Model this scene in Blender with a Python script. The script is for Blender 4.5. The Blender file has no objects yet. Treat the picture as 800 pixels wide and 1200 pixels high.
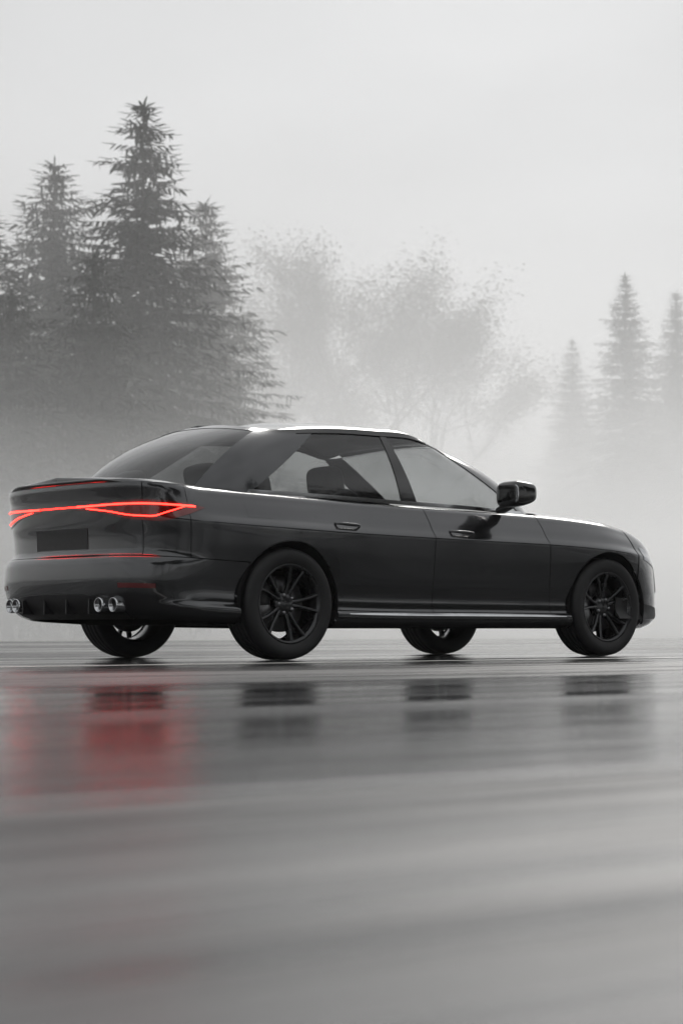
import bpy, bmesh, math, random
import numpy as np
from mathutils import Vector, Matrix

# ------------------------------------------------------------------ camera, sky, sun, exposure
scene = bpy.context.scene
C = scene.collection
YAW = math.radians(40.47); PITCH = math.radians(3.25)
CAM = Vector((-7.66, -10.34, 0.19))
cam_d = bpy.data.cameras.new('camera'); cam = bpy.data.objects.new('camera', cam_d); C.objects.link(cam)
cam_d.sensor_fit = 'HORIZONTAL'; cam_d.sensor_width = 36; cam_d.lens = 108
cam_d.clip_start = 0.05; cam_d.clip_end = 6000
cam.location = CAM
cam.rotation_euler = (math.pi / 2 + PITCH, 0, -YAW)
cam_d.dof.use_dof = True; cam_d.dof.focus_distance = 12.3; cam_d.dof.aperture_fstop = 6.3
scene.camera = cam

SUN_EL = math.radians(38); SUN_AZ = math.radians(56)      # azimuth measured from +Y towards +X
w = bpy.data.worlds.new('World'); scene.world = w; w.use_nodes = True
nt = w.node_tree; nt.nodes.clear()
wo = nt.nodes.new('ShaderNodeOutputWorld'); bg = nt.nodes.new('ShaderNodeBackground')
sky = nt.nodes.new('ShaderNodeTexSky'); sky.sky_type = 'NISHITA'; sky.sun_disc = False
sky.sun_elevation = SUN_EL; sky.sun_rotation = SUN_AZ
sky.air_density = 1.0; sky.dust_density = 6.0; sky.ozone_density = 1.0
hs = nt.nodes.new('ShaderNodeHueSaturation'); hs.inputs['Saturation'].default_value = 0.07
tc = nt.nodes.new('ShaderNodeTexCoord')
mp = nt.nodes.new('ShaderNodeMapping'); mp.inputs['Scale'].default_value = (1, 1, 2.2)
cl = nt.nodes.new('ShaderNodeTexNoise'); cl.inputs['Scale'].default_value = 3.2; cl.inputs['Detail'].default_value = 3; cl.inputs['Roughness'].default_value = 0.42
cr = nt.nodes.new('ShaderNodeMapRange'); cr.inputs['From Min'].default_value = 0.3; cr.inputs['From Max'].default_value = 0.7
cr.inputs['To Min'].default_value = 0.80; cr.inputs['To Max'].default_value = 1.12
mixc = nt.nodes.new('ShaderNodeMix'); mixc.data_type = 'RGBA'; mixc.inputs['Factor'].default_value = 0.95
mixc.inputs[7].default_value = (5.0, 5.06, 5.14, 1)      # even grey cloud deck over the clear-sky gradient
mul = nt.nodes.new('ShaderNodeVectorMath'); mul.operation = 'SCALE'
nt.links.new(tc.outputs['Generated'], mp.inputs['Vector']); nt.links.new(mp.outputs['Vector'], cl.inputs['Vector'])
nt.links.new(cl.outputs['Fac'], cr.inputs['Value'])
nt.links.new(sky.outputs['Color'], hs.inputs['Color']); nt.links.new(hs.outputs['Color'], mixc.inputs[6])
nt.links.new(mixc.outputs[2], mul.inputs[0]); nt.links.new(cr.outputs['Result'], mul.inputs['Scale'])
nt.links.new(mul.outputs['Vector'], bg.inputs['Color']); bg.inputs['Strength'].default_value = 0.10
nt.links.new(bg.outputs['Background'], wo.inputs['Surface'])

sl = bpy.data.lights.new('sun', 'SUN'); sl.energy = 1.5; sl.angle = math.radians(25); sl.color = (1, .97, .93)
so = bpy.data.objects.new('sun', sl); C.objects.link(so)
sd = Vector((math.sin(SUN_AZ) * math.cos(SUN_EL), math.cos(SUN_AZ) * math.cos(SUN_EL), math.sin(SUN_EL)))
so.rotation_euler = sd.to_track_quat('Z', 'Y').to_euler(); so.location = (0, 0, 60)

scene.view_settings.view_transform = 'Standard'; scene.view_settings.look = 'None'
scene.view_settings.exposure = 0.28; scene.view_settings.gamma = 1; scene.view_settings.use_curve_mapping = False
cy = scene.cycles
cy.max_bounces = 10; cy.glossy_bounces = 5; cy.transparent_max_bounces = 24; cy.volume_bounces = 6
cy.use_denoising = True; cy.caustics_reflective = False; cy.caustics_refractive = False
cy.volume_step_rate = 1.0; cy.volume_max_steps = 256

# ------------------------------------------------------------------ materials
MATS = {}
def mat(name, color, rough=.5, metal=0, coat=0, spec=.5, emit=None, estr=0, noise=None, bump=None):
    m = bpy.data.materials.new(name); m.use_nodes = True
    t = m.node_tree; b = t.nodes['Principled BSDF']
    b.inputs['Base Color'].default_value = (*color, 1); b.inputs['Roughness'].default_value = rough
    b.inputs['Metallic'].default_value = metal; b.inputs['Coat Weight'].default_value = coat
    b.inputs['Coat Roughness'].default_value = .04; b.inputs['Coat IOR'].default_value = 1.65; b.inputs['Specular IOR Level'].default_value = spec
    if emit:
        b.inputs['Emission Color'].default_value = (*emit, 1); b.inputs['Emission Strength'].default_value = estr
    c = t.nodes.new('ShaderNodeTexCoord')
    n = t.nodes.new('ShaderNodeTexNoise'); t.links.new(c.outputs['Object'], n.inputs['Vector'])
    sc, amt = noise or (9, .25)
    n.inputs['Scale'].default_value = sc; n.inputs['Detail'].default_value = 5
    r = t.nodes.new('ShaderNodeMapRange'); r.inputs['To Min'].default_value = 1 - amt; r.inputs['To Max'].default_value = 1 + amt
    t.links.new(n.outputs['Fac'], r.inputs['Value'])
    vm = t.nodes.new('ShaderNodeVectorMath'); vm.operation = 'SCALE'; vm.inputs[0].default_value = color
    t.links.new(r.outputs['Result'], vm.inputs['Scale']); t.links.new(vm.outputs['Vector'], b.inputs['Base Color'])
    rr = t.nodes.new('ShaderNodeMath'); rr.operation = 'MULTIPLY'; rr.inputs[1].default_value = rough
    t.links.new(r.outputs['Result'], rr.inputs[0]); t.links.new(rr.outputs['Value'], b.inputs['Roughness'])
    if bump:
        n2 = t.nodes.new('ShaderNodeTexNoise'); n2.inputs['Scale'].default_value = bump[0]; n2.inputs['Detail'].default_value = 4
        t.links.new(c.outputs['Object'], n2.inputs['Vector'])
        bp = t.nodes.new('ShaderNodeBump'); bp.inputs['Strength'].default_value = bump[1]; bp.inputs['Distance'].default_value = bump[2]
        t.links.new(n2.outputs['Fac'], bp.inputs['Height']); t.links.new(bp.outputs['Normal'], b.inputs['Normal'])
    MATS[name] = m; return m
mat('paint', (.052, .054, .057), .21, .92, 1.0, noise=(4, .12))
def road_film(m):
    t = m.node_tree; b = t.nodes['Principled BSDF']; c = t.nodes.new('ShaderNodeTexCoord')
    mp = t.nodes.new('ShaderNodeMapping'); mp.inputs['Scale'].default_value = (2.0, 5, 5); t.links.new(c.outputs['Object'], mp.inputs['Vector'])
    n = t.nodes.new('ShaderNodeTexNoise'); n.inputs['Scale'].default_value = 2.2; n.inputs['Detail'].default_value = 8; n.inputs['Roughness'].default_value = .65
    t.links.new(mp.outputs['Vector'], n.inputs['Vector'])
    r = t.nodes.new('ShaderNodeMapRange'); r.inputs['From Min'].default_value = .35; r.inputs['From Max'].default_value = .7
    r.inputs['To Min'].default_value = .02; r.inputs['To Max'].default_value = .14
    t.links.new(n.outputs['Fac'], r.inputs['Value']); t.links.new(r.outputs['Result'], b.inputs['Coat Roughness'])
road_film(MATS['paint'])
mat('gloss_black', (.006, .006, .006), .14, 0, .6)
mat('black_plastic', (.016, .016, .017), .5, noise=(30, .3), bump=(220, .15, .002))
mat('void', (.004, .004, .004), .9)
mat('chrome', (.62, .63, .64), .12, 1)
mat('sill_highlight_metal', (.66, .67, .68), .2, 1)  # bright metal that imitates the gleam on the skirt's upper edge
mat('tyre', (.017, .017, .018), .62, noise=(25, .35), bump=(90, .2, .002))
mat('rim', (.035, .036, .038), .28, .9, .5)
mat('steel', (.35, .35, .36), .35, 1, noise=(40, .3))
mat('caliper', (.03, .03, .032), .45)
mat('lamp_lens', (.05, .002, .002), .12, 0, .8, emit=(1, .012, .006), estr=.03)
mat('lamp_led', (.4, .01, .008), .3, emit=(1, .014, .009), estr=14)
mat('light_trail_red', (.4, .01, .008), .3, emit=(1, .014, .009), estr=7)  # glow of the made-up bar that stands for the red light trail
mat('reflector', (.12, .004, .004), .25, 0, .6)
mat('headlamp', (.35, .37, .39), .08, .2, 1)
mat('seat_cloth', (.02, .02, .021), .75, noise=(60, .3))
mat('trunk_bark', (.045, .04, .036), .9, noise=(6, .5), bump=(14, .6, .05))
mat('spruce_needles', (.030, .038, .030), .7, noise=(.7, .45))
mat('leaf_dull', (.05, .052, .042), .75, noise=(.7, .4))
mat('line_paint', (.62, .62, .60), .35, noise=(7, .35))
mat('wood_far', (.04, .046, .04), .8, noise=(.2, .4))

def glass_mat(key, tint):
    m = bpy.data.materials.new(key); m.use_nodes = True; t = m.node_tree; t.nodes.clear()
    o = t.nodes.new('ShaderNodeOutputMaterial'); mx = t.nodes.new('ShaderNodeMixShader')
    tr = t.nodes.new('ShaderNodeBsdfTransparent'); gl = t.nodes.new('ShaderNodeBsdfGlossy'); fr = t.nodes.new('ShaderNodeMath'); lw = t.nodes.new('ShaderNodeLayerWeight'); lw.inputs['Blend'].default_value = .5; pw = t.nodes.new('ShaderNodeMath')
    n = t.nodes.new('ShaderNodeTexNoise'); n.inputs['Scale'].default_value = 60
    r = t.nodes.new('ShaderNodeMapRange'); r.inputs['To Min'].default_value = .01; r.inputs['To Max'].default_value = .05
    t.links.new(n.outputs['Fac'], r.inputs['Value']); t.links.new(r.outputs['Result'], gl.inputs['Roughness'])
    tr.inputs['Color'].default_value = (tint, tint * 1.02, tint * 1.02, 1); gl.inputs['Color'].default_value = (1, 1, 1, 1)
    pw.operation = 'POWER'; pw.inputs[1].default_value = 4; t.links.new(lw.outputs['Facing'], pw.inputs[0]); fr.operation = 'MULTIPLY_ADD'; fr.inputs[1].default_value = .92; fr.inputs[2].default_value = .07; t.links.new(pw.outputs[0], fr.inputs[0])
    t.links.new(fr.outputs[0], mx.inputs['Fac']); t.links.new(tr.outputs[0], mx.inputs[1]); t.links.new(gl.outputs[0], mx.inputs[2])
    t.links.new(mx.outputs[0], o.inputs['Surface']); MATS[key] = m
glass_mat('glass', .70); glass_mat('dark_glass', .48)

def road_mat():
    m = bpy.data.materials.new('wet_asphalt'); m.use_nodes = True; t = m.node_tree; b = t.nodes['Principled BSDF']
    L = t.links.new; N = t.nodes.new
    c = N('ShaderNodeTexCoord')
    def noise(scale, sx, sy, detail=4, rough=.5):
        mp = N('ShaderNodeMapping'); mp.inputs['Scale'].default_value = (sx, sy, 1); L(c.outputs['Object'], mp.inputs['Vector'])
        n = N('ShaderNodeTexNoise'); n.inputs['Scale'].default_value = scale; n.inputs['Detail'].default_value = detail; n.inputs['Roughness'].default_value = rough
        L(mp.outputs['Vector'], n.inputs['Vector']); return n.outputs['Fac']
    def rng(s, a, bb, lo, hi):
        r = N('ShaderNodeMapRange'); r.inputs['From Min'].default_value = a; r.inputs['From Max'].default_value = bb
        r.inputs['To Min'].default_value = lo; r.inputs['To Max'].default_value = hi; L(s, r.inputs['Value']); return r.outputs['Result']
    def math_(op, x, y):
        k = N('ShaderNodeMath'); k.operation = op
        for i, q in enumerate((x, y)):
            if isinstance(q, (int, float)): k.inputs[i].default_value = q
            else: L(q, k.inputs[i])
        return k.outputs['Value']
    # water lies in long films along the wheel tracks
    film = rng(noise(1, .03, 1.1, 5, .6), .38, .62, 0, 1)
    fine = noise(1, .14, 4.5, 6, .7)
    film = math_('ADD', math_('MULTIPLY', film, .5), math_('MULTIPLY', rng(fine, .35, .65, 0, 1), .5))
    # coarser, less flooded strips between the wheel tracks, running along the road
    sx_ = N('ShaderNodeSeparateXYZ'); L(c.outputs['Object'], sx_.inputs[0])
    wob = math_('ADD', sx_.outputs['Y'], math_('MULTIPLY', noise(1, .05, .05, 2, .5), .9))
    strip_ = rng(math_('COSINE', math_('MULTIPLY', math_('ADD', wob, 8.65), 2 * math.pi / 5.6), 0.0), .1, .8, 0, 1)
    L(math_('ADD', rng(film, .2, .75, .19, .035), math_('MULTIPLY', strip_, rng(noise(1, .3, 7.0, 5, .7), .36, .64, .10, .38))), b.inputs['Roughness'])
    drier = noise(1.0, .22, 3.4, 6, .66)
    L(rng(drier, .38, .62, .05, .85), b.inputs['Specular IOR Level'])
    agg = noise(110, 1, 1, 3, .6)
    wear = noise(1, .05, .9, 4, .6)
    val = math_('MULTIPLY', rng(agg, .3, .7, .6, 1.35), rng(wear, .3, .7, .030, .055))
    cc = N('ShaderNodeCombineColor')
    for i, k in enumerate((1.0, 1.0, 1.03)): L(math_('MULTIPLY', val, k), cc.inputs[i])
    L(cc.outputs[0], b.inputs['Base Color'])
    bp = N('ShaderNodeBump'); bp.inputs['Distance'].default_value = .003
    L(rng(film, .1, .9, .45, .10), bp.inputs['Strength']); L(agg, bp.inputs['Height'])
    bp2 = N('ShaderNodeBump'); bp2.inputs['Distance'].default_value = .02; bp2.inputs['Strength'].default_value = .10
    L(noise(1, .35, 2.6, 3, .5), bp2.inputs['Height']); L(bp.outputs['Normal'], bp2.inputs['Normal'])
    bp3 = N('ShaderNodeBump'); bp3.inputs['Distance'].default_value = .012; bp3.inputs['Strength'].default_value = .18
    L(noise(1, .06, 6.0, 3, .5), bp3.inputs['Height']); L(bp2.outputs['Normal'], bp3.inputs['Normal'])
    L(bp3.outputs['Normal'], b.inputs['Normal'])
    b.inputs['IOR'].default_value = 1.40
    MATS['road'] = m
road_mat()

def ground_mat():
    m = bpy.data.materials.new('pale_frosted_grass'); m.use_nodes = True; t = m.node_tree; b = t.nodes['Principled BSDF']
    c = t.nodes.new('ShaderNodeTexCoord'); n = t.nodes.new('ShaderNodeTexNoise'); n.inputs['Scale'].default_value = .35; n.inputs['Detail'].default_value = 8
    t.links.new(c.outputs['Object'], n.inputs['Vector'])
    r = t.nodes.new('ShaderNodeValToRGB'); r.color_ramp.elements[0].color = (.22, .22, .20, 1); r.color_ramp.elements[1].color = (.46, .46, .45, 1)
    r.color_ramp.elements[0].position = .3; r.color_ramp.elements[1].position = .72
    t.links.new(n.outputs['Fac'], r.inputs['Fac']); t.links.new(r.outputs['Color'], b.inputs['Base Color']); b.inputs['Roughness'].default_value = .8
    MATS['ground'] = m
ground_mat()

# ------------------------------------------------------------------ object helpers
def link(name, me, material=None, parent=None, kind=None):
    o = bpy.data.objects.new(name, me); C.objects.link(o)
    if material: me.materials.append(MATS[material])
    if parent: o.parent = parent
    if kind: o['kind'] = kind
    return o
def smooth(me):
    me.polygons.foreach_set('use_smooth', [True] * len(me.polygons)); me.update()
def bm_obj(name, bm, material, parent=None, sm=True, recalc=True):
    if recalc: bmesh.ops.recalc_face_normals(bm, faces=bm.faces)
    me = bpy.data.meshes.new(name); bm.to_mesh(me); bm.free()
    if sm: smooth(me)
    return link(name, me, material, parent)
def empty(name, loc=(0, 0, 0), parent=None):
    o = bpy.data.objects.new(name, None); C.objects.link(o); o.location = loc; o.empty_display_size = .2
    if parent: o.parent = parent
    return o
def tag(o, label, cat, group=None):
    o['label'] = label; o['category'] = cat
    if group: o['group'] = group
    return o
def ss(a, b, x):
    t = np.clip((np.asarray(x, float) - a) / (b - a), 0, 1); return t * t * (3 - 2 * t)
def pchip(xs, ys):
    xs = np.array(xs, float); ys = np.array(ys, float); h = np.diff(xs); d = np.diff(ys) / h
    m = np.zeros(len(xs)); m[0] = d[0]; m[-1] = d[-1]
    for i in range(1, len(xs) - 1):
        if d[i - 1] * d[i] > 0:
            w1 = 2 * h[i] + h[i - 1]; w2 = h[i] + 2 * h[i - 1]; m[i] = (w1 + w2) / (w1 / d[i - 1] + w2 / d[i])
    def f(x):
        x = np.clip(np.asarray(x, float), xs[0], xs[-1]); i = np.clip(np.searchsorted(xs, x) - 1, 0, len(xs) - 2)
        t = (x - xs[i]) / h[i]
        return ((1 + 2 * t) * (1 - t) ** 2 * ys[i] + t * (1 - t) ** 2 * h[i] * m[i] + t * t * (3 - 2 * t) * ys[i + 1] + t * t * (t - 1) * h[i] * m[i + 1])
    return f
def nspline(xs, ys):
    xs = np.array(xs, float); ys = np.array(ys, float); n = len(xs); h = np.diff(xs)
    A = np.eye(n); r = np.zeros(n)
    for i in range(1, n - 1):
        A[i, i - 1] = h[i - 1]; A[i, i] = 2 * (h[i - 1] + h[i]); A[i, i + 1] = h[i]
        r[i] = 6 * ((ys[i + 1] - ys[i]) / h[i] - (ys[i] - ys[i - 1]) / h[i - 1])
    M = np.linalg.solve(A, r)
    def f(x):
        x = np.asarray(x, float); i = np.clip(np.searchsorted(xs, x) - 1, 0, n - 2); a = xs[i + 1] - x; b = x - xs[i]; hh = h[i]
        return (M[i] * a ** 3 + M[i + 1] * b ** 3) / (6 * hh) + (ys[i] / hh - M[i] * hh / 6) * a + (ys[i + 1] / hh - M[i + 1] * hh / 6) * b
    return f
def sym_curve(pts):
    """smooth half loop through pts (x, y>=0[, z]), first and last on the centre plane"""
    P = np.array(pts, float); k = 3
    mir = np.ones(P.shape[1]); mir[1] = -1
    E = np.vstack([(P[1:k + 1] * mir)[::-1], P, (P[-k - 1:-1] * mir)[::-1]])
    s = np.r_[0, np.cumsum(np.linalg.norm(np.diff(E[:, :2], axis=0), axis=1))]
    s0 = s[k]; s1 = s[k + len(P) - 1]; u = (s - s0) / (s1 - s0)
    fs = [nspline(u, E[:, i]) for i in range(P.shape[1])]
    return lambda t: [f(t) for f in fs], u[k:k + len(P)]

# ------------------------------------------------------------------ ground and road
def plane_grid(name, xs, ys, zf, material, kind='structure'):
    X, Y = np.meshgrid(xs, ys, indexing='ij'); Z = zf(X, Y)
    V = np.stack([X, Y, Z], -1).reshape(-1, 3); ny = len(ys)
    F = [(i * ny + j, (i + 1) * ny + j, (i + 1) * ny + j + 1, i * ny + j + 1) for i in range(len(xs) - 1) for j in range(ny - 1)]
    me = bpy.data.meshes.new(name); me.from_pydata(V.tolist(), [], F); smooth(me)
    return link(name, me, material, kind=kind)
ROAD_Y0, ROAD_Y1 = -17.0, 15.0
def terrain(X, Y):
    far = np.maximum(0, np.abs(Y + 1) - 16.5)
    return -.03 - .12 * ss(0, 2.5, far) + ss(25, 260, far) * 3.5 * (1 + .5 * np.sin(X * .013 + 1) + .3 * np.sin(Y * .021))
gx = np.r_[-1400, -900, -600, np.linspace(-400, 600, 101), 800, 1100, 1400]
plane_grid('ground', gx, np.r_[-1400, -800, np.linspace(-400, -18.2, 40), -17.5, -16.9, -15, 0, 14.9, 15.5, 16.2, np.linspace(17, 420, 60), 700, 1000, 1400], terrain, 'ground')
plane_grid('road', np.linspace(-300, 500, 41), np.linspace(ROAD_Y0, ROAD_Y1, 17), lambda X, Y: X * 0 + 0.0, 'road')
def road_line(y, label_name='road_marking'):
    # worn white line: thin sheet with ragged edges
    rnd = random.Random(int(y * 10)); bm = bmesh.new(); prev = None
    x = -60
    while x < 160:
        a = y - .065 + rnd.uniform(-.012, .012); b = y + .065 + rnd.uniform(-.012, .012)
        cur = (bm.verts.new((x, a, .004)), bm.verts.new((x, b, .004)))
        if prev: bm.faces.new((prev[0], cur[0], cur[1], prev[1]))
        prev = cur; x += .25
    o = bm_obj(label_name, bm, 'line_paint', sm=False); o['kind'] = 'structure'; return o
road_line(-1.75)

# ------------------------------------------------------------------ the car (x forward, rear axle at x=0, right side at y<0)
car = empty('car')
tag(car, 'black four-door sedan with glowing red tail lamps on the wet road', 'car')
AX_R, AX_F, WZ, WR = 0.0, 2.78, 0.335, 0.335
plan, plan_u = sym_curve([(-1.09, 0), (-1.08, .30), (-1.04, .58), (-.945, .77), (-.78, .86), (-.45, .898), (0, .915), (.5, .905), (1.3, .90), (2.2, .905),
                          (2.78, .918), (3.1, .892), (3.36, .805), (3.54, .62), (3.63, .36), (3.655, 0)])
_tt = np.linspace(0, 1, 4001); _px, _py = plan(_tt)
def t_x(x): return float(np.interp(x, np.maximum.accumulate(_px), _tt))
def t_y(y): i = np.argmax(_py > y); return float(_tt[i])
z_top = pchip([-1.05, -.8, -.3, .2, 1.0, 1.7, 2.2, 2.78, 3.1, 3.35, 3.55, 3.66], [1.035, 1.022, 1.000, .987, .968, .955, .945, .915, .875, .82, .755, .70])
z_low = pchip([-1.05, -.6, 0, 1, 2.78, 3.3, 3.66], [.245, .225, .20, .185, .185, .19, .20])
in_side = pchip([0, .03, .07, .105, .15, .22, .35, .50, .62, .70, .735, .76, .80, .87, .93, .975, 1.0], [.085, .035, .008, .004, .034, .042, .030, .018, .008, .002, .0, .012, .036, .066, .098, .124, .150])
in_rear = pchip([0, .03, .10, .2, .30, .40, .445, .475, .51, .60, .70, .80, .88, .93, .97, 1.0], [.16, .10, .045, .012, .0, .004, .018, .050, .062, .060, .050, .042, .036, .028, .022, .024])
in_front = pchip([0, .05, .15, .35, .6, .8, .92, 1.0], [.10, .04, .0, .0, .01, .03, .06, .11])
def body(t, v, sg, off=0.0):
    t, v = np.broadcast_arrays(np.asarray(t, float), np.asarray(v, float))
    x, y = plan(t); e = 1e-4; xa, ya = plan(t - e); xb, yb = plan(t + e)
    tx, ty = xb - xa, yb - ya; l = np.hypot(tx, ty); nx, ny = -ty / l, tx / l
    wr = 1 - ss(-1.04, -.52, x); wf = ss(3.0, 3.5, x)
    ins = in_side(v) * (1 - wr - wf) + in_rear(v) * wr + in_front(v) * wf
    # wider haunches over the axles
    hx = np.exp(-((x - AX_R) / .42) ** 2) * .016 + np.exp(-((x - AX_F) / .40) ** 2) * .012
    ins = ins - hx * np.exp(-((v - .62) / .25) ** 2) - off
    zl, zt = z_low(x), z_top(x)
    return np.stack([x + nx * -ins * 1.0, (y - ny * ins) * sg, zl + (zt - zl) * v], -1)
def deck(t, wv, sg, off=0.0):
    top = body(t, 1.0, sg); q = 1 - wv
    x = top[..., 0]
    crown = .035 + .02 * ss(2.2, 2.8, x)
    return np.stack([x, top[..., 1] * q, top[..., 2] + .012 * ss(0, .06, wv) + crown * (1 - q * q) + off], -1)

ARCH_R = .372
def patch(name, fn, na, nb, material, parent, arches=True, depth=.014, sg=-1, sm=True):
    """grid patch fn(a,b) with an inward flange round its border; wheel arches are cut out"""
    a, b = np.meshgrid(np.linspace(0, 1, na), np.linspace(0, 1, nb), indexing='ij')
    P = fn(a, b).reshape(-1, 3)
    inside = np.zeros(len(P), bool)
    if arches:
        for ax in (AX_R, AX_F):
            d = np.hypot(P[:, 0] - ax, P[:, 2] - WZ); k = d < ARCH_R
            inside |= k
    F = []
    for i in range(na - 1):
        for j in range(nb - 1):
            q = (i * nb + j, (i + 1) * nb + j, (i + 1) * nb + j + 1, i * nb + j + 1)
            if not (inside[q[0]] and inside[q[1]] and inside[q[2]] and inside[q[3]]): F.append(q)
    if arches:
        for ax in (AX_R, AX_F):
            dx = P[:, 0] - ax; dz = P[:, 2] - WZ; d = np.hypot(dx, dz); k = inside & (d < ARCH_R) & (d > 1e-4)
            P[k, 0] = ax + dx[k] / d[k] * ARCH_R; P[k, 2] = WZ + dz[k] / d[k] * ARCH_R
    bm = bmesh.new(); vs = [bm.verts.new(p) for p in P]
    for q in F:
        try: bm.faces.new([vs[i] for i in q])
        except ValueError: pass
    bmesh.ops.delete(bm, geom=[v for v in bm.verts if not v.link_faces], context='VERTS')
    bmesh.ops.remove_doubles(bm, verts=bm.verts, dist=1e-5)
    bm.normal_update()
    # outward orientation: away from the car's middle
    cen = Vector((1.3, 0, .6)); s = sum(f.normal.dot(f.calc_center_median() - cen) * f.calc_area() for f in bm.faces)
    if s < 0: bmesh.ops.reverse_faces(bm, faces=bm.faces)
    bm.normal_update()
    if depth:
        be = [e for e in bm.edges if e.is_boundary]
        nv = {v: v.normal.copy() for e in be for v in e.verts}
        ret = bmesh.ops.extrude_edge_only(bm, edges=be)
        newv = [g for g in ret['geom'] if isinstance(g, bmesh.types.BMVert)]
        co = {tuple(round(c, 6) for c in v.co): n for v, n in nv.items()}
        for v in newv:
            n = co.get(tuple(round(c, 6) for c in v.co))
            if n is not None: v.co -= n * depth
        for e in be: e.smooth = False
    me = bpy.data.meshes.new(name); bm.to_mesh(me); bm.free(); smooth(me)
    return link(name, me, material, parent)

G = .0030   # half of a shut line
def side_panel(name, x0, x1, v0, v1, sg, na, nb, material='paint', x0t=None, x1t=None, gap=True, parent=None, off=0.0, depth=.014):
    g = G if gap else 0
    x0t = x0 if x0t is None else x0t; x1t = x1 if x1t is None else x1t
    def fn(a, b):
        lo = t_x(x0 + g) + (t_x(x0t + g) - t_x(x0 + g)) * b; hi = t_x(x1 - g) + (t_x(x1t - g) - t_x(x1 - g)) * b
        return body(lo + (hi - lo) * a, v0 + g * 1.3 + (v1 - v0 - 2.6 * g) * b, sg, off)
    return patch(name, fn, na, nb, material, parent or car, sg=sg, depth=depth)
VS = .135      # top of the side skirt
XD0, XD1, XD2 = .40, 1.18, 2.24      # shut lines: rear door rear edge, B post, front door front edge
VB = .462      # bumper / quarter panel seam
for sg in (-1, 1):
    q = side_panel('quarter_panel', -.70, XD0, VB, 1.0, sg, 90, 60, x0t=-.72, x1t=.16)
    side_panel('quarter_lower_panel', .10, XD0, VS, VB, sg, 30, 40)
    rd = side_panel('rear_door', XD0, XD1, VS, 1.0, sg, 60, 80, x0t=.16)
    fd = side_panel('front_door', XD1, XD2, VS, 1.0, sg, 80, 80, x1t=2.20)
    ff = side_panel('front_fender', XD2, 3.10, VS, 1.0, sg, 80, 80, x0t=2.20)
    sk = side_panel('side_skirt', .30, 2.46, 0.0, VS, sg, 160, 22)
    # bright blade of metal in place of the highlight on the skirt's ledge
    def glint_strip(a, b, sg=sg):
        t0, t1 = t_x(.46), t_x(2.36); return body(t0 + (t1 - t0) * a, .106 + b * (.024 * np.sin(np.pi * np.clip(a, .02, .98)) ** .4), sg, .0035)
    patch('sill_highlight', glint_strip, 80, 4, 'sill_highlight_metal', sk, depth=.004)
    for door, xh in ((rd, .36), (fd, 1.33)):
        hb = bmesh.new(); v_h = .80
        P0 = body(t_x(xh), v_h, sg)[()]; P1 = body(t_x(xh + .21), v_h - .004, sg)[()]
        n = 14
        rings = []
        for i in range(n + 1):
            f = i / n; p = P0 + (P1 - P0) * f; out = .030 * min(1, math.sin(math.pi * min(max(f, .0), 1)) * 2.2) + .002
            hh = .011 * (.55 + .45 * math.sin(math.pi * f))
            c = Vector((p[0], p[1] + sg * (out), p[2]))
            ring = [hb.verts.new(c + Vector((0, sg * math.cos(k * math.pi / 4) * .009, math.sin(k * math.pi / 4) * hh))) for k in range(8)]
            if rings:
                for k in range(8): hb.faces.new((rings[-1][k], rings[-1][(k + 1) % 8], ring[(k + 1) % 8], ring[k]))
            rings.append(ring)
        hb.faces.new(rings[0]); hb.faces.new(rings[-1])
        bm_obj('door_handle', hb, 'paint', door)
    # fuel flap outline on the right quarter
    if sg < 0:
        def flap(a, b):
            t0, t1 = t_x(-.30), t_x(-.13); return body(t0 + (t1 - t0) * a, .80 + .10 * b, -1, .0012)
        patch('fuel_flap', flap, 12, 8, 'paint', q, arches=False, depth=.004)

def wrap_fn(tm, v0, v1, off=0.0):
    """patch across the rear (or front) centre line: a from right to left"""
    def fn(a, b):
        s = (a * 2 - 1); t = np.abs(s) * tm; vv = v0 + (v1 - v0) * b
        R = body(t, vv, -1, off); Lf = body(t, vv, 1, off)
        return np.where((s < 0)[..., None], R, Lf)
    return fn
rear_bumper = patch('rear_bumper', wrap_fn(t_x(.0), .0, VB - .003), 181, 44, 'paint', car)
T_TL = t_y(.735)
trunk = patch('trunk_lid', wrap_fn(T_TL - .0005, VB + .003, 1.0), 121, 60, 'paint', car, arches=False)
for sg in (-1, 1):
    def corner(a, b, sg=sg):
        t0, t1 = T_TL + .0005, t_x(-.70) - .0002 - b * (t_x(-.70) - t_x(-.72)); return body(t0 + (t1 - t0) * a, VB + .003 + (1 - VB - .006) * b, sg)
    patch('rear_corner_panel', corner, 26, 50, 'paint', car, arches=False)
# trunk top with lip spoiler, hood
def deck_fn(ta, tb):
    def fn(a, b):
        t = ta + (tb - ta) * a; s = b * 2 - 1; q = 1 - np.abs(s)
        return np.where((s < 0)[..., None], deck(t, q, -1), deck(t, q, 1))
    return fn
patch('trunk_top', deck_fn(.0005, t_x(-.20)), 50, 61, 'paint', trunk, arches=False, depth=0)
patch('hood', deck_fn(t_x(2.24), .9995), 70, 61, 'paint', car, arches=False)
def lip(a, b):
    s = a * 2 - 1; t = np.abs(s) * t_y(.74); P = np.where((s < 0)[..., None], body(t, .985, -1), body(t, .985, 1))
    prof = np.stack([.03 - .065 * np.sin(b * np.pi) ** .7 * 1 + 0 * b, 0 * b, -.004 + .036 * np.sin(b * np.pi * .75)], -1)
    fade = (1 - ss(.55, 1, np.abs(s)))[..., None]
    return P + prof * np.array([1, 1, 1]) * fade + np.array([.035, 0, 0]) * b[..., None]
patch('lip_spoiler', lip, 81, 10, 'gloss_black', trunk, arches=False, depth=0)
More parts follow.
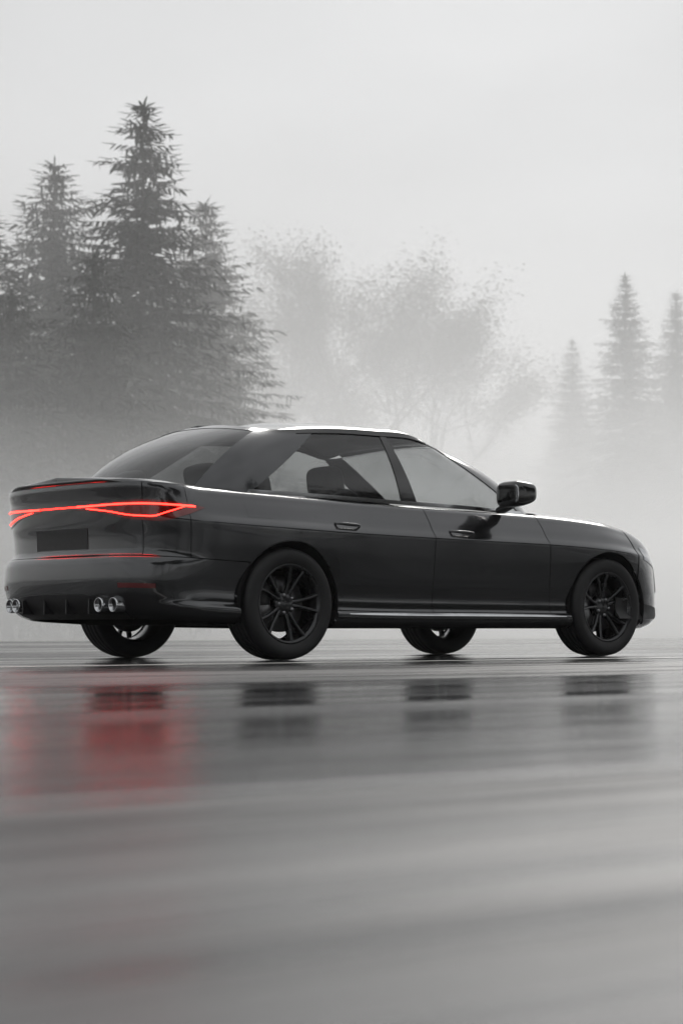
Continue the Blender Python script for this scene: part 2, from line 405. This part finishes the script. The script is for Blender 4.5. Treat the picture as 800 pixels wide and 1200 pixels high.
# front bumper
def fb(a, b):
    s = a * 2 - 1; t0 = t_x(3.10) + .002; t = 1 - np.abs(s) * (1 - t0); vv = b
    return np.where((s < 0)[..., None], body(t, vv, -1), body(t, vv, 1))
fbump = patch('front_bumper', fb, 121, 60, 'paint', car)
for sg in (-1, 1):
    def grille(a, b, sg=sg):
        t = 1 - (.03 + .10 * a); return body(t, .42 + .34 * b, sg, .006)
    g = patch('grille', grille, 14, 14, 'black_plastic', fbump, arches=False, depth=.01)
    def hl(a, b, sg=sg):
        t = 1 - (.14 + (1 - t_x(3.18) - .14) * a); return body(t, .68 + (.16 - .05 * np.abs(a - .4)) * b + .03 * a, sg, .004)
    patch('headlight', hl, 30, 10, 'headlamp', car, arches=False, depth=.008)
    def intake(a, b, sg=sg):
        t = 1 - (.10 + .13 * a); return body(t, .10 + .20 * b * (.5 + .5 * a), sg, .004)
    patch('air_intake', intake, 16, 8, 'black_plastic', fbump, arches=False, depth=.01)
# rear bumper details
def band(t0, t1, v0, v1, sg, off):
    return lambda a, b: body(t0 + (t1 - t0) * a, v0 + (v1 - v0) * b, sg, off)
def diff_fn(a, b):
    s = a * 2 - 1; t = np.abs(s) * t_y(.60); vv = -.005 + (.185 - .05 * np.abs(s) ** 3) * b
    return np.where((s < 0)[..., None], body(t, vv, -1, .006), body(t, vv, 1, .006))
dif = patch('rear_diffuser', diff_fn, 61, 14, 'black_plastic', rear_bumper, arches=False, depth=.01)
for y in (-.36, -.12, .12, .36):
    bm = bmesh.new(); bmesh.ops.create_cube(bm, size=1); bmesh.ops.scale(bm, vec=(.14, .012, .085), verts=bm.verts); bmesh.ops.translate(bm, vec=(-1.0, y, .315), verts=bm.verts)
    bm_obj('fin', bm, 'black_plastic', dif, sm=False)
def lathe(name, prof, seg, material, parent, axis='x', loc=(0, 0, 0), close=False):
    bm = bmesh.new(); rings = []
    for (h, r) in prof:
        ring = []
        for k in range(seg):
            a = 2 * math.pi * k / seg; c, s = math.cos(a) * r, math.sin(a) * r
            p = (h, c, s) if axis == 'x' else ((c, h, s) if axis == 'y' else (c, s, h)); ring.append(bm.verts.new(p))
        if rings:
            for k in range(seg): bm.faces.new((rings[-1][k], rings[-1][(k + 1) % seg], ring[(k + 1) % seg], ring[k]))
        rings.append(ring)
    if close:
        for k in range(seg): bm.faces.new((rings[-1][k], rings[-1][(k + 1) % seg], rings[0][(k + 1) % seg], rings[0][k]))
    o = bm_obj(name, bm, material, parent); o.location = loc; return o
for y in (-.56, -.45, .45, .56):
    lathe('exhaust_tip', [(.12, .041), (-.02, .043), (-.03, .041), (-.028, .037), (.12, .036)], 28, 'chrome', rear_bumper, 'x', (-1.035 if abs(y) < .5 else -1.01, y, .325))
for sg in (-1, 1):
    patch('reflector', band(t_y(.60), t_y(.80), .225, .26, sg, .003), 14, 4, 'reflector', rear_bumper, arches=False, depth=.006)
def plate_fn(a, b):
    s = a * 2 - 1; t = np.abs(s) * t_y(.28); vv = .515 + .155 * b
    return np.where((s < 0)[..., None], body(t, vv, -1, .003), body(t, vv, 1, .003))
patch('plate_recess', plate_fn, 21, 6, 'black_plastic', trunk, arches=False, depth=.006)
# tail lamps: lens, LED outline, added glowing bar across the lid for the light trail
tl_t0, tl_t1 = t_y(.20), t_x(-.60)
lv_top = pchip([0, .3, .6, .85, 1], [.838, .850, .868, .866, .842]); lv_bot = pchip([0, .25, .5, .68, .85, 1], [.806, .775, .722, .715, .770, .838])
def strip(name, path, sg, r, material, parent, off):
    """round LED tube following (a, v) points on the lamp surface"""
    bm = bmesh.new(); pts = [Vector(body(tl_t0 + (tl_t1 - tl_t0) * a, v, sg, off)[()]) for a, v in path]; rings = []
    for i, p in enumerate(pts):
        d = (pts[min(i + 1, len(pts) - 1)] - pts[max(i - 1, 0)]).normalized(); u = d.orthogonal().normalized(); vv = d.cross(u)
        ring = [bm.verts.new(p + (u * math.cos(k * math.pi / 3) + vv * math.sin(k * math.pi / 3)) * r) for k in range(6)]
        if rings:
            # match the nearest start index to avoid twisting
            o = min(range(6), key=lambda s: (ring[s].co - rings[-1][0].co).length); ring = ring[o:] + ring[:o]
            if (ring[1].co - rings[-1][1].co).length > (ring[-1].co - rings[-1][1].co).length: ring = [ring[0]] + ring[:0:-1]
            for k in range(6): bm.faces.new((rings[-1][k], rings[-1][(k + 1) % 6], ring[(k + 1) % 6], ring[k]))
        rings.append(ring)
    return bm_obj(name, bm, material, parent)
for sg in (-1, 1):
    lens = patch('tail_lamp', lambda a, b, sg=sg: body(tl_t0 + (tl_t1 - tl_t0) * a, lv_bot(a) + (lv_top(a) - lv_bot(a)) * b, sg, .004), 70, 14, 'lamp_lens', car, arches=False, depth=.01)
    aa = np.linspace(0, .93, 40)
    strip('light_strip', [(a, .829 + .012 * ss(0, .8, a)) for a in aa], sg, .0052, 'lamp_led', lens, .006)
    aa = np.linspace(.10, .86, 40)
    lo = pchip([.10, .30, .50, .63, .75, .86], [.812, .785, .752, .748, .790, .838])
    strip('light_strip', [(a, float(lo(a))) for a in aa], sg, .0036, 'lamp_led', lens, .006)
bm_pts = []
def bar(a, b):
    s = a * 2 - 1; t = np.abs(s) * tl_t0; vv = .8235 + .011 * b
    return np.where((s < 0)[..., None], body(t, vv, -1, .005), body(t, vv, 1, .005))
patch('light_trail_bar', bar, 31, 3, 'light_trail_red', trunk, arches=False, depth=.004)  # not a known lamp: the red trail of light built as a bar
# dark inner shell that closes the shut lines and the wheel wells
def shell(a, b):
    s = a * 2 - 1; t = np.clip(np.abs(s), .0008, .9992); return np.where((s < 0)[..., None], body(t, .02 + .95 * b, -1, -.020), body(t, .02 + .95 * b, 1, -.020))
patch('inner_shell', shell, 361, 50, 'void', car, depth=0)

# ---- greenhouse
B, Bu = sym_curve([(-.66, 0, 1.045), (-.63, .35, 1.04), (-.55, .58, 1.022), (-.38, .705, 1.000), (-.05, .755, .988), (.45, .765, .978), (1.2, .765, .962), (1.8, .755, .95), (2.10, .728, .942), (2.30, .61, .952), (2.44, .34, .965), (2.49, 0, .972)])
_R = [(-.03, 0, 1.454), (-.015, .24, 1.447), (.03, .42, 1.427), (.14, .515, 1.412), (.38, .560, 1.426), (.70, .578, 1.444), (1.02, .580, 1.448), (1.30, .568, 1.430), (1.46, .54, 1.390), (1.56, .44, 1.400), (1.63, .22, 1.425), (1.65, 0, 1.431)]
_Rf = [nspline(np.r_[-Bu[3:0:-1], Bu, 2 - Bu[-2:-5:-1]], np.r_[(np.array(_R)[1:4, i] * (-1 if i == 1 else 1))[::-1], np.array(_R)[:, i], (np.array(_R)[-4:-1, i] * (-1 if i == 1 else 1))[::-1]]) for i in range(3)]
def gh(s, wv, sg, off=0.0):
    s, wv = np.broadcast_arrays(np.asarray(s, float), np.asarray(wv, float))
    b = np.stack(B(s), -1); r = np.stack([f(s) for f in _Rf], -1)
    P = b + (r - b) * wv[..., None]
    e = 1e-3; bb = np.stack(B(s + e), -1) - np.stack(B(s - e), -1); l = np.hypot(bb[..., 0], bb[..., 1])
    nx, ny = -bb[..., 1] / l, bb[..., 0] / l
    endw = 1 - ss(-.55, -.1, b[..., 0]) + ss(2.0, 2.4, b[..., 0])
    k = (.022 + .045 * endw) * 4 * wv * (1 - wv) + off
    P[..., 0] += nx * k; P[..., 1] += ny * k; P[..., 2] += k * .45
    P[..., 1] *= sg
    return P
def s_of(i): return float(Bu[int(i)]) if i == int(i) else float(Bu[int(i)] + (Bu[int(i) + 1] - Bu[int(i)]) * (i - int(i)))
W0, W1 = .05, .935
# boundaries along s (control index) at belt and at roof
bnd = {'rg': (2.25, 2.5), 'c': (3.55, 4.25), 'b0': (5.75, 5.80), 'b1': (5.93, 5.96), 'a': (8.15, 7.90), 'ws': (9.0, 8.75)}
def gp(name, lo, hi, w0, w1, sg, na, nb, material, parent=None, off=0.0, depth=.008, roundtop=0):
    l0, l1 = s_of(lo[0]), s_of(lo[1]); h0, h1 = s_of(hi[0]), s_of(hi[1])
    def fn(a, b):
        wv = w0 + (w1 - w0) * b; f = wv
        if roundtop: f = wv + 0 * a
        L_ = l0 + (l1 - l0) * f ** (1 + roundtop); H_ = h0 + (h1 - h0) * f
        return gh(L_ + (H_ - L_) * a, wv, sg, off)
    return patch(name, fn, na, nb, material, parent or car, arches=False, depth=depth)
Z0, Z1 = (0, 0), (11, 11)
def full_gp(name, lo, front, w0, w1, na, nb, material, off=0.0, depth=.008):
    l0, l1 = s_of(lo[0]), s_of(lo[1])
    def fn(a, b):
        wv = w0 + (w1 - w0) * b; s = a * 2 - 1; e = l0 + (l1 - l0) * wv
        q = np.abs(s) * e if not front else 1 - np.abs(s) * (1 - e)
        return np.where((s < 0)[..., None], gh(q, wv, -1, off), gh(q, wv, 1, off))
    return patch(name, fn, na, nb, material, car, arches=False, depth=depth)
full_gp('rear_window', bnd['rg'], False, .04, .93, 61, 30, 'dark_glass', -.003)
full_gp('rear_window_header', bnd['rg'], False, .93, 1.0, 61, 4, 'paint', 0, 0)
full_gp('windshield', bnd['ws'], True, .03, .95, 61, 30, 'glass', -.003)
full_gp('windshield_header', bnd['ws'], True, .95, 1.0, 61, 4, 'paint', 0, 0)
for sg in (-1, 1):
    gp('c_pillar', bnd['rg'], bnd['c'], 0, W1, sg, 30, 30, 'paint')
    gp('side_window', bnd['c'], bnd['b0'], W0, W1, sg, 50, 24, 'dark_glass', off=-.004, roundtop=.25)
    gp('b_pillar', bnd['b0'], bnd['b1'], W0, W1, sg, 6, 24, 'gloss_black')
    gp('side_window', bnd['b1'], bnd['a'], W0, W1, sg, 60, 24, 'glass', off=-.004)
    gp('a_pillar', bnd['a'], bnd['ws'], 0, W1 + .015, sg, 12, 30, 'paint')
    gp('roof_rail', (0, 2.5), (0, 8.78), W1, 1.0, sg, 90, 5, 'gloss_black', depth=.006)
    gp('belt_trim', (3.5, 3.5), (8.25, 8.25), .005, W0 + .002, sg, 90, 5, 'chrome', off=.004, depth=.004)
    # bright moulding over the windows
    gp('window_trim', (0, 4.05), (0, 7.95), W1 - .012, W1 + .010, sg, 80, 3, 'gloss_black', off=.004, depth=.004)
roof_profile = lambda x: .032 + .012 * np.exp(-((x - .8) / .5) ** 2)
def roof(a, b):
    s = b * 2 - 1; q = 1 - np.abs(s); t = .0005 + .999 * a
    R_ = np.where((s < 0)[..., None], gh(t, 1.0, -1), gh(t, 1.0, 1))
    k = 1 - q; x = R_[..., 0]
    endf = np.minimum(ss(-.03, .40, x), 1 - ss(1.3, 1.65, x))
    return np.stack([x, R_[..., 1] * k, R_[..., 2] + .010 * ss(0, .05, q) * endf + (.030 + .032 * endf) * (1 - k * k) * (.25 + .75 * endf)], -1)
roof_o = patch('roof', roof, 110, 61, 'paint', car, arches=False, depth=0)
# ---- blobs for mirrors and seats: boxes rounded by subdivision
def rbox(name, size, loc, material, parent, rot=(0, 0, 0), taper=None, levels=3, crease=.0):
    bm = bmesh.new(); bmesh.ops.create_cube(bm, size=1)
    bmesh.ops.subdivide_edges(bm, edges=bm.edges, cuts=1, use_grid_fill=True)
    for v in bm.verts:
        if taper: v.co = taper(v.co)
    bmesh.ops.scale(bm, vec=size, verts=bm.verts)
    me = bpy.data.meshes.new(name); bm.to_mesh(me); bm.free()
    tmp = bpy.data.objects.new('tmp', me); C.objects.link(tmp); md = tmp.modifiers.new('s', 'SUBSURF'); md.levels = levels; md.render_levels = levels
    dg = bpy.context.evaluated_depsgraph_get(); me2 = bpy.data.meshes.new_from_object(tmp.evaluated_get(dg)); bpy.data.objects.remove(tmp)
    me2.name = name; smooth(me2); o = link(name, me2, material, parent); o.location = loc; o.rotation_euler = rot; return o
for sg in (-1, 1):
    mir = empty('side_mirror', (1.86, sg * .84, 1.01), car)
    def tp(c):
        c = c.copy(); f = (c.x + .5); k = 1 - .38 * f * f; c.z *= k; c.y *= 1 - .15 * f; c.z += .06 * f * (1 if True else 0); return c
    rbox('mirror_housing', (.20, .27, .185), (-.01, sg * .115, .048), 'gloss_black', mir, (0, 0, sg * .10), tp)
    rbox('mirror_glass', (.012, .205, .13), (-.096, sg * .122, .048), 'chrome', mir, (0, 0, sg * .10))
    rbox('mirror_stalk', (.085, .16, .042), (.005, sg * .0, -.028), 'gloss_black', mir, (sg * .35, 0, 0))
# ---- interior
for y in (-.37, .37):
    fs = empty('front_seat', (1.05, y, .32), car)
    rbox('cushion', (.56, .54, .22), (.05, 0, .10), 'seat_cloth', fs)
    rbox('backrest', (.20, .54, .74), (-.22, 0, .40), 'seat_cloth', fs, (0, -.28, 0))
    rbox('headrest', (.13, .28, .22), (-.34, 0, .79), 'seat_cloth', fs, (0, -.15, 0))
rs = empty('rear_seat', (.15, 0, .34), car)
rbox('cushion', (.58, 1.35, .24), (.1, 0, .10), 'seat_cloth', rs)
rbox('backrest', (.24, 1.35, .76), (-.24, 0, .38), 'seat_cloth', rs, (0, -.42, 0))
for y in (-.38, .38): rbox('headrest', (.12, .28, .17), (-.42, y, .76), 'seat_cloth', rs, (0, -.3, 0))
rbox('parcel_shelf', (.42, 1.25, .03), (-.38, 0, 1.00), 'seat_cloth', car)
rbox('dashboard', (.62, 1.46, .34), (2.0, 0, .82), 'black_plastic', car)
lathe('steering_wheel', [(.016 * math.sin(a), .18 + .016 * math.cos(a)) for a in np.linspace(0, 2 * math.pi, 11)[:-1]], 36, 'black_plastic', car, 'x', (1.62, .37, .86), close=True).rotation_euler = (0, .4, 0)
bm = bmesh.new(); bmesh.ops.create_cube(bm, size=1); bmesh.ops.scale(bm, vec=(3.6, 1.30, .07), verts=bm.verts); bmesh.ops.translate(bm, vec=(1.38, 0, .245), verts=bm.verts)
bm_obj('underbody', bm, 'void', car, sm=False)
# inner wheel wells
for ax in (AX_R, AX_F):
    for sg in (-1, 1):
        bm = bmesh.new(); n = 30; prev = None
        for i in range(n + 1):
            a = math.radians(-18 + 216 * i / n); x = ax + math.cos(a) * (ARCH_R + .004); z = WZ + math.sin(a) * (ARCH_R + .004)
            cur = (bm.verts.new((x, sg * .89, z)), bm.verts.new((x, sg * .55, z)), bm.verts.new((ax, sg * .55, WZ)))
            if prev:
                bm.faces.new((prev[0], cur[0], cur[1], prev[1])); bm.faces.new((prev[1], cur[1], cur[2], prev[2]))
            prev = cur
        bm_obj('wheel_well', bm, 'void', car)

# ---- wheels
def make_wheel():
    wh = empty('wheel', (0, 0, 0), car)
    R = WR; wd = .118
    prof = [(-wd * .86, .232), (-wd * .98, .25), (-wd * 1.04, .285), (-wd * 1.0, .312), (-wd * .86, .328)]
    for g in (-.06, -.02, .02, .06):
        prof += [(g - .006, R), (g - .005, R - .008), (g + .005, R - .008), (g + .006, R)]
    prof += [(wd * .86, .328), (wd * 1.0, .312), (wd * 1.04, .285), (wd * .98, .25), (wd * .86, .232)]
    lathe('tyre', prof, 72, 'tyre', wh, 'y')
    # rim: barrel, lip, five split spokes (outer face at y<0)
    lathe('rim_barrel', [(wd * .85, .236), (wd * .80, .225), (0, .205), (-wd * .7, .222), (-wd * .88, .236), (-wd * .93, .240), (-wd * .93, .229), (-wd * .78, .218)], 72, 'rim', wh, 'y')
    bm = bmesh.new()
    for k in range(5):
        for s in (-1, 1):
            a0 = 2 * math.pi * k / 5 + math.pi / 2
            def pt(r, da, y): a = a0 + da; return Vector((math.cos(a) * r, y, math.sin(a) * r))
            secs = [(.05, s * .20, .34, -.058), (.10, s * .17, .11, -.070), (.16, s * .19, .058, -.083), (.222, s * .225, .046, -.098)]
            prev = None
            for r, da, hw, y in secs:
                ring = [bm.verts.new(pt(r, da - hw, y + .004)), bm.verts.new(pt(r, da - hw * .55, y - .006)), bm.verts.new(pt(r, da + hw * .55, y - .006)), bm.verts.new(pt(r, da + hw, y + .004)),
                        bm.verts.new(pt(r, da + hw, y + .035)), bm.verts.new(pt(r, da - hw, y + .035))]
                if prev:
                    for q in range(6): bm.faces.new((prev[q], prev[(q + 1) % 6], ring[(q + 1) % 6], ring[q]))
                prev = ring
    bm_obj('spokes', bm, 'rim', wh)
    lathe('hub_cap', [(-.03, .075), (-.062, .070), (-.068, .045), (-.072, .034), (-.074, .0005)], 40, 'rim', wh, 'y')
    for k in range(5):
        a = 2 * math.pi * (k + .5) / 5 + math.pi / 2
        lathe('wheel_nut', [(-.02, .011), (-.074, .011), (-.078, .006), (-.078, .0005)], 8, 'steel', wh, 'y', (math.cos(a) * .055, 0, math.sin(a) * .055))
    lathe('brake_disc', [(-.018, .08), (-.018, .168), (.006, .168), (.006, .08)], 48, 'steel', wh, 'y')
    bm = bmesh.new()
    prev = None
    for i in range(9):
        a = math.radians(-35 + 70 * i / 8) + (math.pi * .92); ring = [bm.verts.new((math.cos(a) * r, y, math.sin(a) * r)) for r, y in ((.105, -.045), (.178, -.05), (.182, .03), (.105, .03))]
        if prev:
            for q in range(4): bm.faces.new((prev[q], prev[(q + 1) % 4], ring[(q + 1) % 4], ring[q]))
        else: bm.faces.new(ring)
        prev = ring
    bm.faces.new(prev); bm_obj('brake_caliper', bm, 'caliper', wh)
    return wh
wheel = make_wheel()
def copy_tree(o, parent):
    c = o.copy(); C.objects.link(c); c.parent = parent
    for ch in list(o.children): copy_tree(ch, c)
    return c
spots = [(AX_R, -1, .3), (AX_F, -1, 1.1), (AX_R, 1, .7), (AX_F, 1, .1)]
for i, (ax, sg, roll) in enumerate(spots):
    wobj = wheel if i == 0 else copy_tree(wheel, car)
    wobj.location = (ax, sg * .785, WZ)
    wobj.rotation_euler = (0, roll, 0 if sg < 0 else math.pi)

# ------------------------------------------------------------------ trees
def ray_pos(px, d):
    """a standing place at distance d along the bearing of photograph column px"""
    a = YAW + math.atan((px - 400) / 2400); return (CAM.x + math.sin(a) * d, CAM.y + math.cos(a) * d)
def taper_trunk(name, H, r0, material, parent, seed, lean=.0):
    rnd = random.Random(seed); bm = bmesh.new(); prev = None; n = 14
    for i in range(n + 1):
        f = i / n; r = r0 * (1 - f) ** .8 + .012; cx = lean * H * f * f + .02 * r0 * rnd.uniform(-1, 1); flare = 1 + .5 * math.exp(-f * 30)
        ring = [bm.verts.new((cx + math.cos(k * math.pi / 5) * r * flare, math.sin(k * math.pi / 5) * r * flare, -.3 + (H + .3) * f)) for k in range(10)]
        if prev:
            for k in range(10): bm.faces.new((prev[k], prev[(k + 1) % 10], ring[(k + 1) % 10], ring[k]))
        prev = ring
    return bm_obj(name, bm, material, parent)
def conifer_crown(H, R, seed, z0=.10):
    rnd = random.Random(seed); V = []; F = []
    def quad(p, d, side, L_, w_):
        i = len(V); a = p - side * w_ * .5; b = p + side * w_ * .5; c = p + d * L_ * .6 + side * w_ * .42; e = p + d * L_; f = p + d * L_ * .6 - side * w_ * .42
        V.extend((tuple(a), tuple(b), tuple(c), tuple(e), tuple(f))); F.append((i, i + 1, i + 2, i + 3, i + 4))
    nw = int(H * 3.8)
    for wv in range(nw):
        f = (wv + rnd.random() * .8) / nw; z = H * (z0 + (1 - z0) * f)
        rad = R * (1 - f) ** .82 * rnd.uniform(.72, 1.12) + .18
        nb = max(4, int(7 + 5 * (1 - f)))
        for k in range(nb):
            if rnd.random() < .13: continue
            a = 2 * math.pi * (k + rnd.uniform(-.35, .35)) / nb + wv * 1.3; Lb = rad * rnd.uniform(.7, 1.1)
            d = Vector((math.cos(a), math.sin(a), 0)); ns = max(3, int(Lb / .17))
            up0 = .25 * f - .05
            for s in range(ns):
                g = (s + .6) / ns; r = Lb * g; zz = z + up0 * r - .16 * r * g * (1.4 - f) + .06 * max(0, g - .7) * Lb
                p = Vector((d.x * r, d.y * r, zz)); perp = Vector((-d.y, d.x, 0))
                for sd_ in (-1, 1):
                    dd = (d * rnd.uniform(.35, .9) + perp * sd_ * rnd.uniform(.5, 1.0) + Vector((0, 0, rnd.uniform(-.55, .05)))).normalized()
                    sl_ = (.46 + .32 * rnd.random()) * (1 - .35 * g) * min(1, .45 + rad / 3)
                    sidev = dd.cross(Vector((rnd.uniform(-.3, .3), rnd.uniform(-.3, .3), 1))).normalized()
                    quad(p, dd, sidev, sl_, sl_ * .27)
                if rnd.random() < .5: quad(p, Vector((rnd.uniform(-.3, .3), rnd.uniform(-.3, .3), -1)).normalized(), perp, .40 * rnd.uniform(.6, 1.1), .09)
            quad(Vector((d.x * Lb, d.y * Lb, z + up0 * Lb - .16 * Lb * (1.4 - f))), (d + Vector((0, 0, .1))).normalized(), Vector((-d.y, d.x, 0)), .4, .10)
    for k in range(8): quad(Vector((0, 0, H - .9 + k * .12)), Vector((rnd.uniform(-.5, .5), rnd.uniform(-.5, .5), .8)).normalized(), Vector((1, 0, 0)), .4, .1)
    me = bpy.data.meshes.new('crown'); me.from_pydata(V, [], F); me.materials.append(MATS['spruce_needles']); return me
def broadleaf(H, R, seed):
    """trunk+limbs mesh and a loose leafy crown mesh"""
    rnd = random.Random(seed); bm = bmesh.new(); tips = []
    def limb(p, d, L_, r, depth):
        n = 5; prev = None; q = p.copy()
        for i in range(n + 1):
            rr = r * (1 - .55 * i / n); u = d.orthogonal().normalized(); v = d.cross(u); m = 7 if depth < 2 else 4
            ring = [bm.verts.new(q + (u * math.cos(2 * math.pi * k / m) + v * math.sin(2 * math.pi * k / m)) * rr) for k in range(m)]
            if prev:
                for k in range(m): bm.faces.new((prev[k], prev[(k + 1) % m], ring[(k + 1) % m], ring[k]))
            prev = ring
            if depth >= 2: tips.append(q.copy())
            d = (d + Vector((rnd.uniform(-.16, .16), rnd.uniform(-.16, .16), rnd.uniform(-.04, .12)))).normalized(); q = q + d * L_ / n
        if depth < 4:
            for k in range(3 if depth else 5):
                dd = (d * .7 + Vector((rnd.uniform(-1, 1), rnd.uniform(-1, 1), rnd.uniform(-.1, .7)))).normalized()
                limb(q - d * L_ * rnd.uniform(0, .35), dd, L_ * rnd.uniform(.55, .8), r * .45, depth + 1)
        tips.append(q.copy())
    limb(Vector((0, 0, -.3)), Vector((0, 0, 1)), H * .36, H * .018, 0)
    zmax = max(t.z for t in tips); k = H / zmax
    bmesh.ops.scale(bm, vec=(k, k, k), verts=bm.verts); tips = [t * k for t in tips]
    bmesh.ops.recalc_face_normals(bm, faces=bm.faces)
    tm = bpy.data.meshes.new('trunk'); bm.to_mesh(tm); bm.free(); smooth(tm); tm.materials.append(MATS['trunk_bark'])
    V = []; F = []
    for t in tips:
        for _ in range(22):
            c = t + Vector((rnd.gauss(0, .5), rnd.gauss(0, .5), rnd.gauss(0, .4))) * R; u = Vector((rnd.gauss(0, 1), rnd.gauss(0, 1), rnd.gauss(0, .6))).normalized()
            v = u.orthogonal().normalized(); s = rnd.uniform(.05, .12) * R; i = len(V)
            V.extend((tuple(c - u * s), tuple(c + v * s * .55), tuple(c + u * s), tuple(c - v * s * .55))); F.append((i, i + 1, i + 2, i + 3))
    me = bpy.data.meshes.new('crown'); me.from_pydata(V, [], F); me.materials.append(MATS['leaf_dull']); return tm, me
def ground_z(x, y): return float(terrain(np.array([x]), np.array([y]))[0])
CM = {}
def conifer(px, d, ytop, R, seed, label, group):
    x, y = ray_pos(px, d); gz = ground_z(x, y); H = (737 - ytop) / 2400 * d + CAM.z - gz
    t = empty('conifer_tree', (x, y, gz)); tag(t, label, 'tree', group)
    taper_trunk('trunk', H * .97, H * .014, 'trunk_bark', t, seed)
    link('crown', conifer_crown(H, R, seed), None, t); t.rotation_euler = (0, 0, seed * 1.7); return t
def leafy(px, d, ytop, seed, label, group, R=1.0):
    x, y = ray_pos(px, d); gz = ground_z(x, y); H = (737 - ytop) / 2400 * d + CAM.z - gz
    t = empty('leafy_tree', (x, y, gz)); tag(t, label, 'tree', group)
    tm, cm = broadleaf(H, R, seed); link('trunk', tm, None, t); link('crown', cm, None, t); return t
GR = 'trees standing in the mist beyond the road'
conifer(165, 63, 118, 5.4, 3, 'tallest dark conifer rising into the pale sky behind the tail lamps', GR)
conifer(60, 68, 190, 6.0, 4, 'broad dark conifer just behind the tallest one', GR)
conifer(-30, 60, 240, 5.2, 5, 'dark conifer at the outer end of the dense group, lower than its neighbours', GR)
conifer(240, 76, 232, 5.6, 6, 'shorter conifer on the open side of the dense dark group', GR)
conifer(108, 56, 300, 4.4, 7, 'low dark conifer in front of the dense group', GR)
conifer(10, 54, 340, 4.0, 8, 'lowest conifer in front of the dense group', GR)
leafy(425, 190, 262, 11, 'faint leafy tree fading into mist above the car roof', GR, 1.9)
leafy(520, 210, 330, 12, 'very faint leafy tree above the windscreen', GR, 1.9)
leafy(340, 200, 350, 13, 'faint low tree beside the dense conifers', GR, 1.8)
conifer(735, 150, 325, 6.4, 14, 'grey conifer standing in mist ahead of the car', GR)
conifer(795, 165, 345, 6.4, 15, 'hazy conifer next to the grey one ahead of the car', GR)
conifer(672, 185, 400, 6.0, 16, 'smaller hazy conifer between the car and the grey conifers', GR)
# unseen near-side trees, added to darken the flank's reflections; windows mirror them too
rr = random.Random(5)
near = [broadleaf(15, 1.5, 41), broadleaf(17, 1.6, 42)]
for k in range(30):
    x = -25 + (k // 2) * 8 + rr.uniform(-2, 2); y = (-27 if k % 2 else -40) - rr.uniform(0, 6)
    t = empty('unseen_tree', (x, y, ground_z(x, y))); t.rotation_euler = (0, 0, rr.uniform(0, 6)); s_ = rr.uniform(.85, 1.15); t.scale = (s_, s_, s_)
    tag(t, 'leafy tree in the row along the near side of the road', 'tree', 'unseen trees added for dark reflections')
    link('trunk', near[k % 2][0], None, t); link('crown', near[k % 2][1], None, t)

# ------------------------------------------------------------------ air
def air(name, lo, hi, density, g):
    bm = bmesh.new(); bmesh.ops.create_cube(bm, size=1)
    for v in bm.verts: v.co = Vector([lo[i] if v.co[i] < 0 else hi[i] for i in range(3)])
    o = bm_obj(name, bm, None, sm=False); o['kind'] = 'stuff'
    hm = bpy.data.materials.new(name); hm.use_nodes = True; t = hm.node_tree; t.nodes.clear()
    ho = t.nodes.new('ShaderNodeOutputMaterial'); pv = t.nodes.new('ShaderNodeVolumePrincipled')
    pv.inputs['Color'].default_value = (.97, .973, .976, 1); pv.inputs['Density'].default_value = density; pv.inputs['Anisotropy'].default_value = g
    t.links.new(pv.outputs['Volume'], ho.inputs['Volume']); o.data.materials.append(hm); return o
air('haze', (-1500, -1500, -2.5), (1500, 1500, 46), .0004, .4)
air('ground_mist', (-1300, 26, -2), (1300, 1300, 34), .0040, .4)
air('ground_mist', (-1200, 30, -1.5), (1200, 1200, 14), .010, .4)
for top, dens, y0 in ((2.4, .032, 16.5), (3.8, .020, 18), (5.4, .011, 19.5), (7.5, .006, 21.5)):
    air('ground_mist', (-1100 - top, y0, -1.2 - top * .02), (1100 + top, 1100 + top, top), dens, .4)
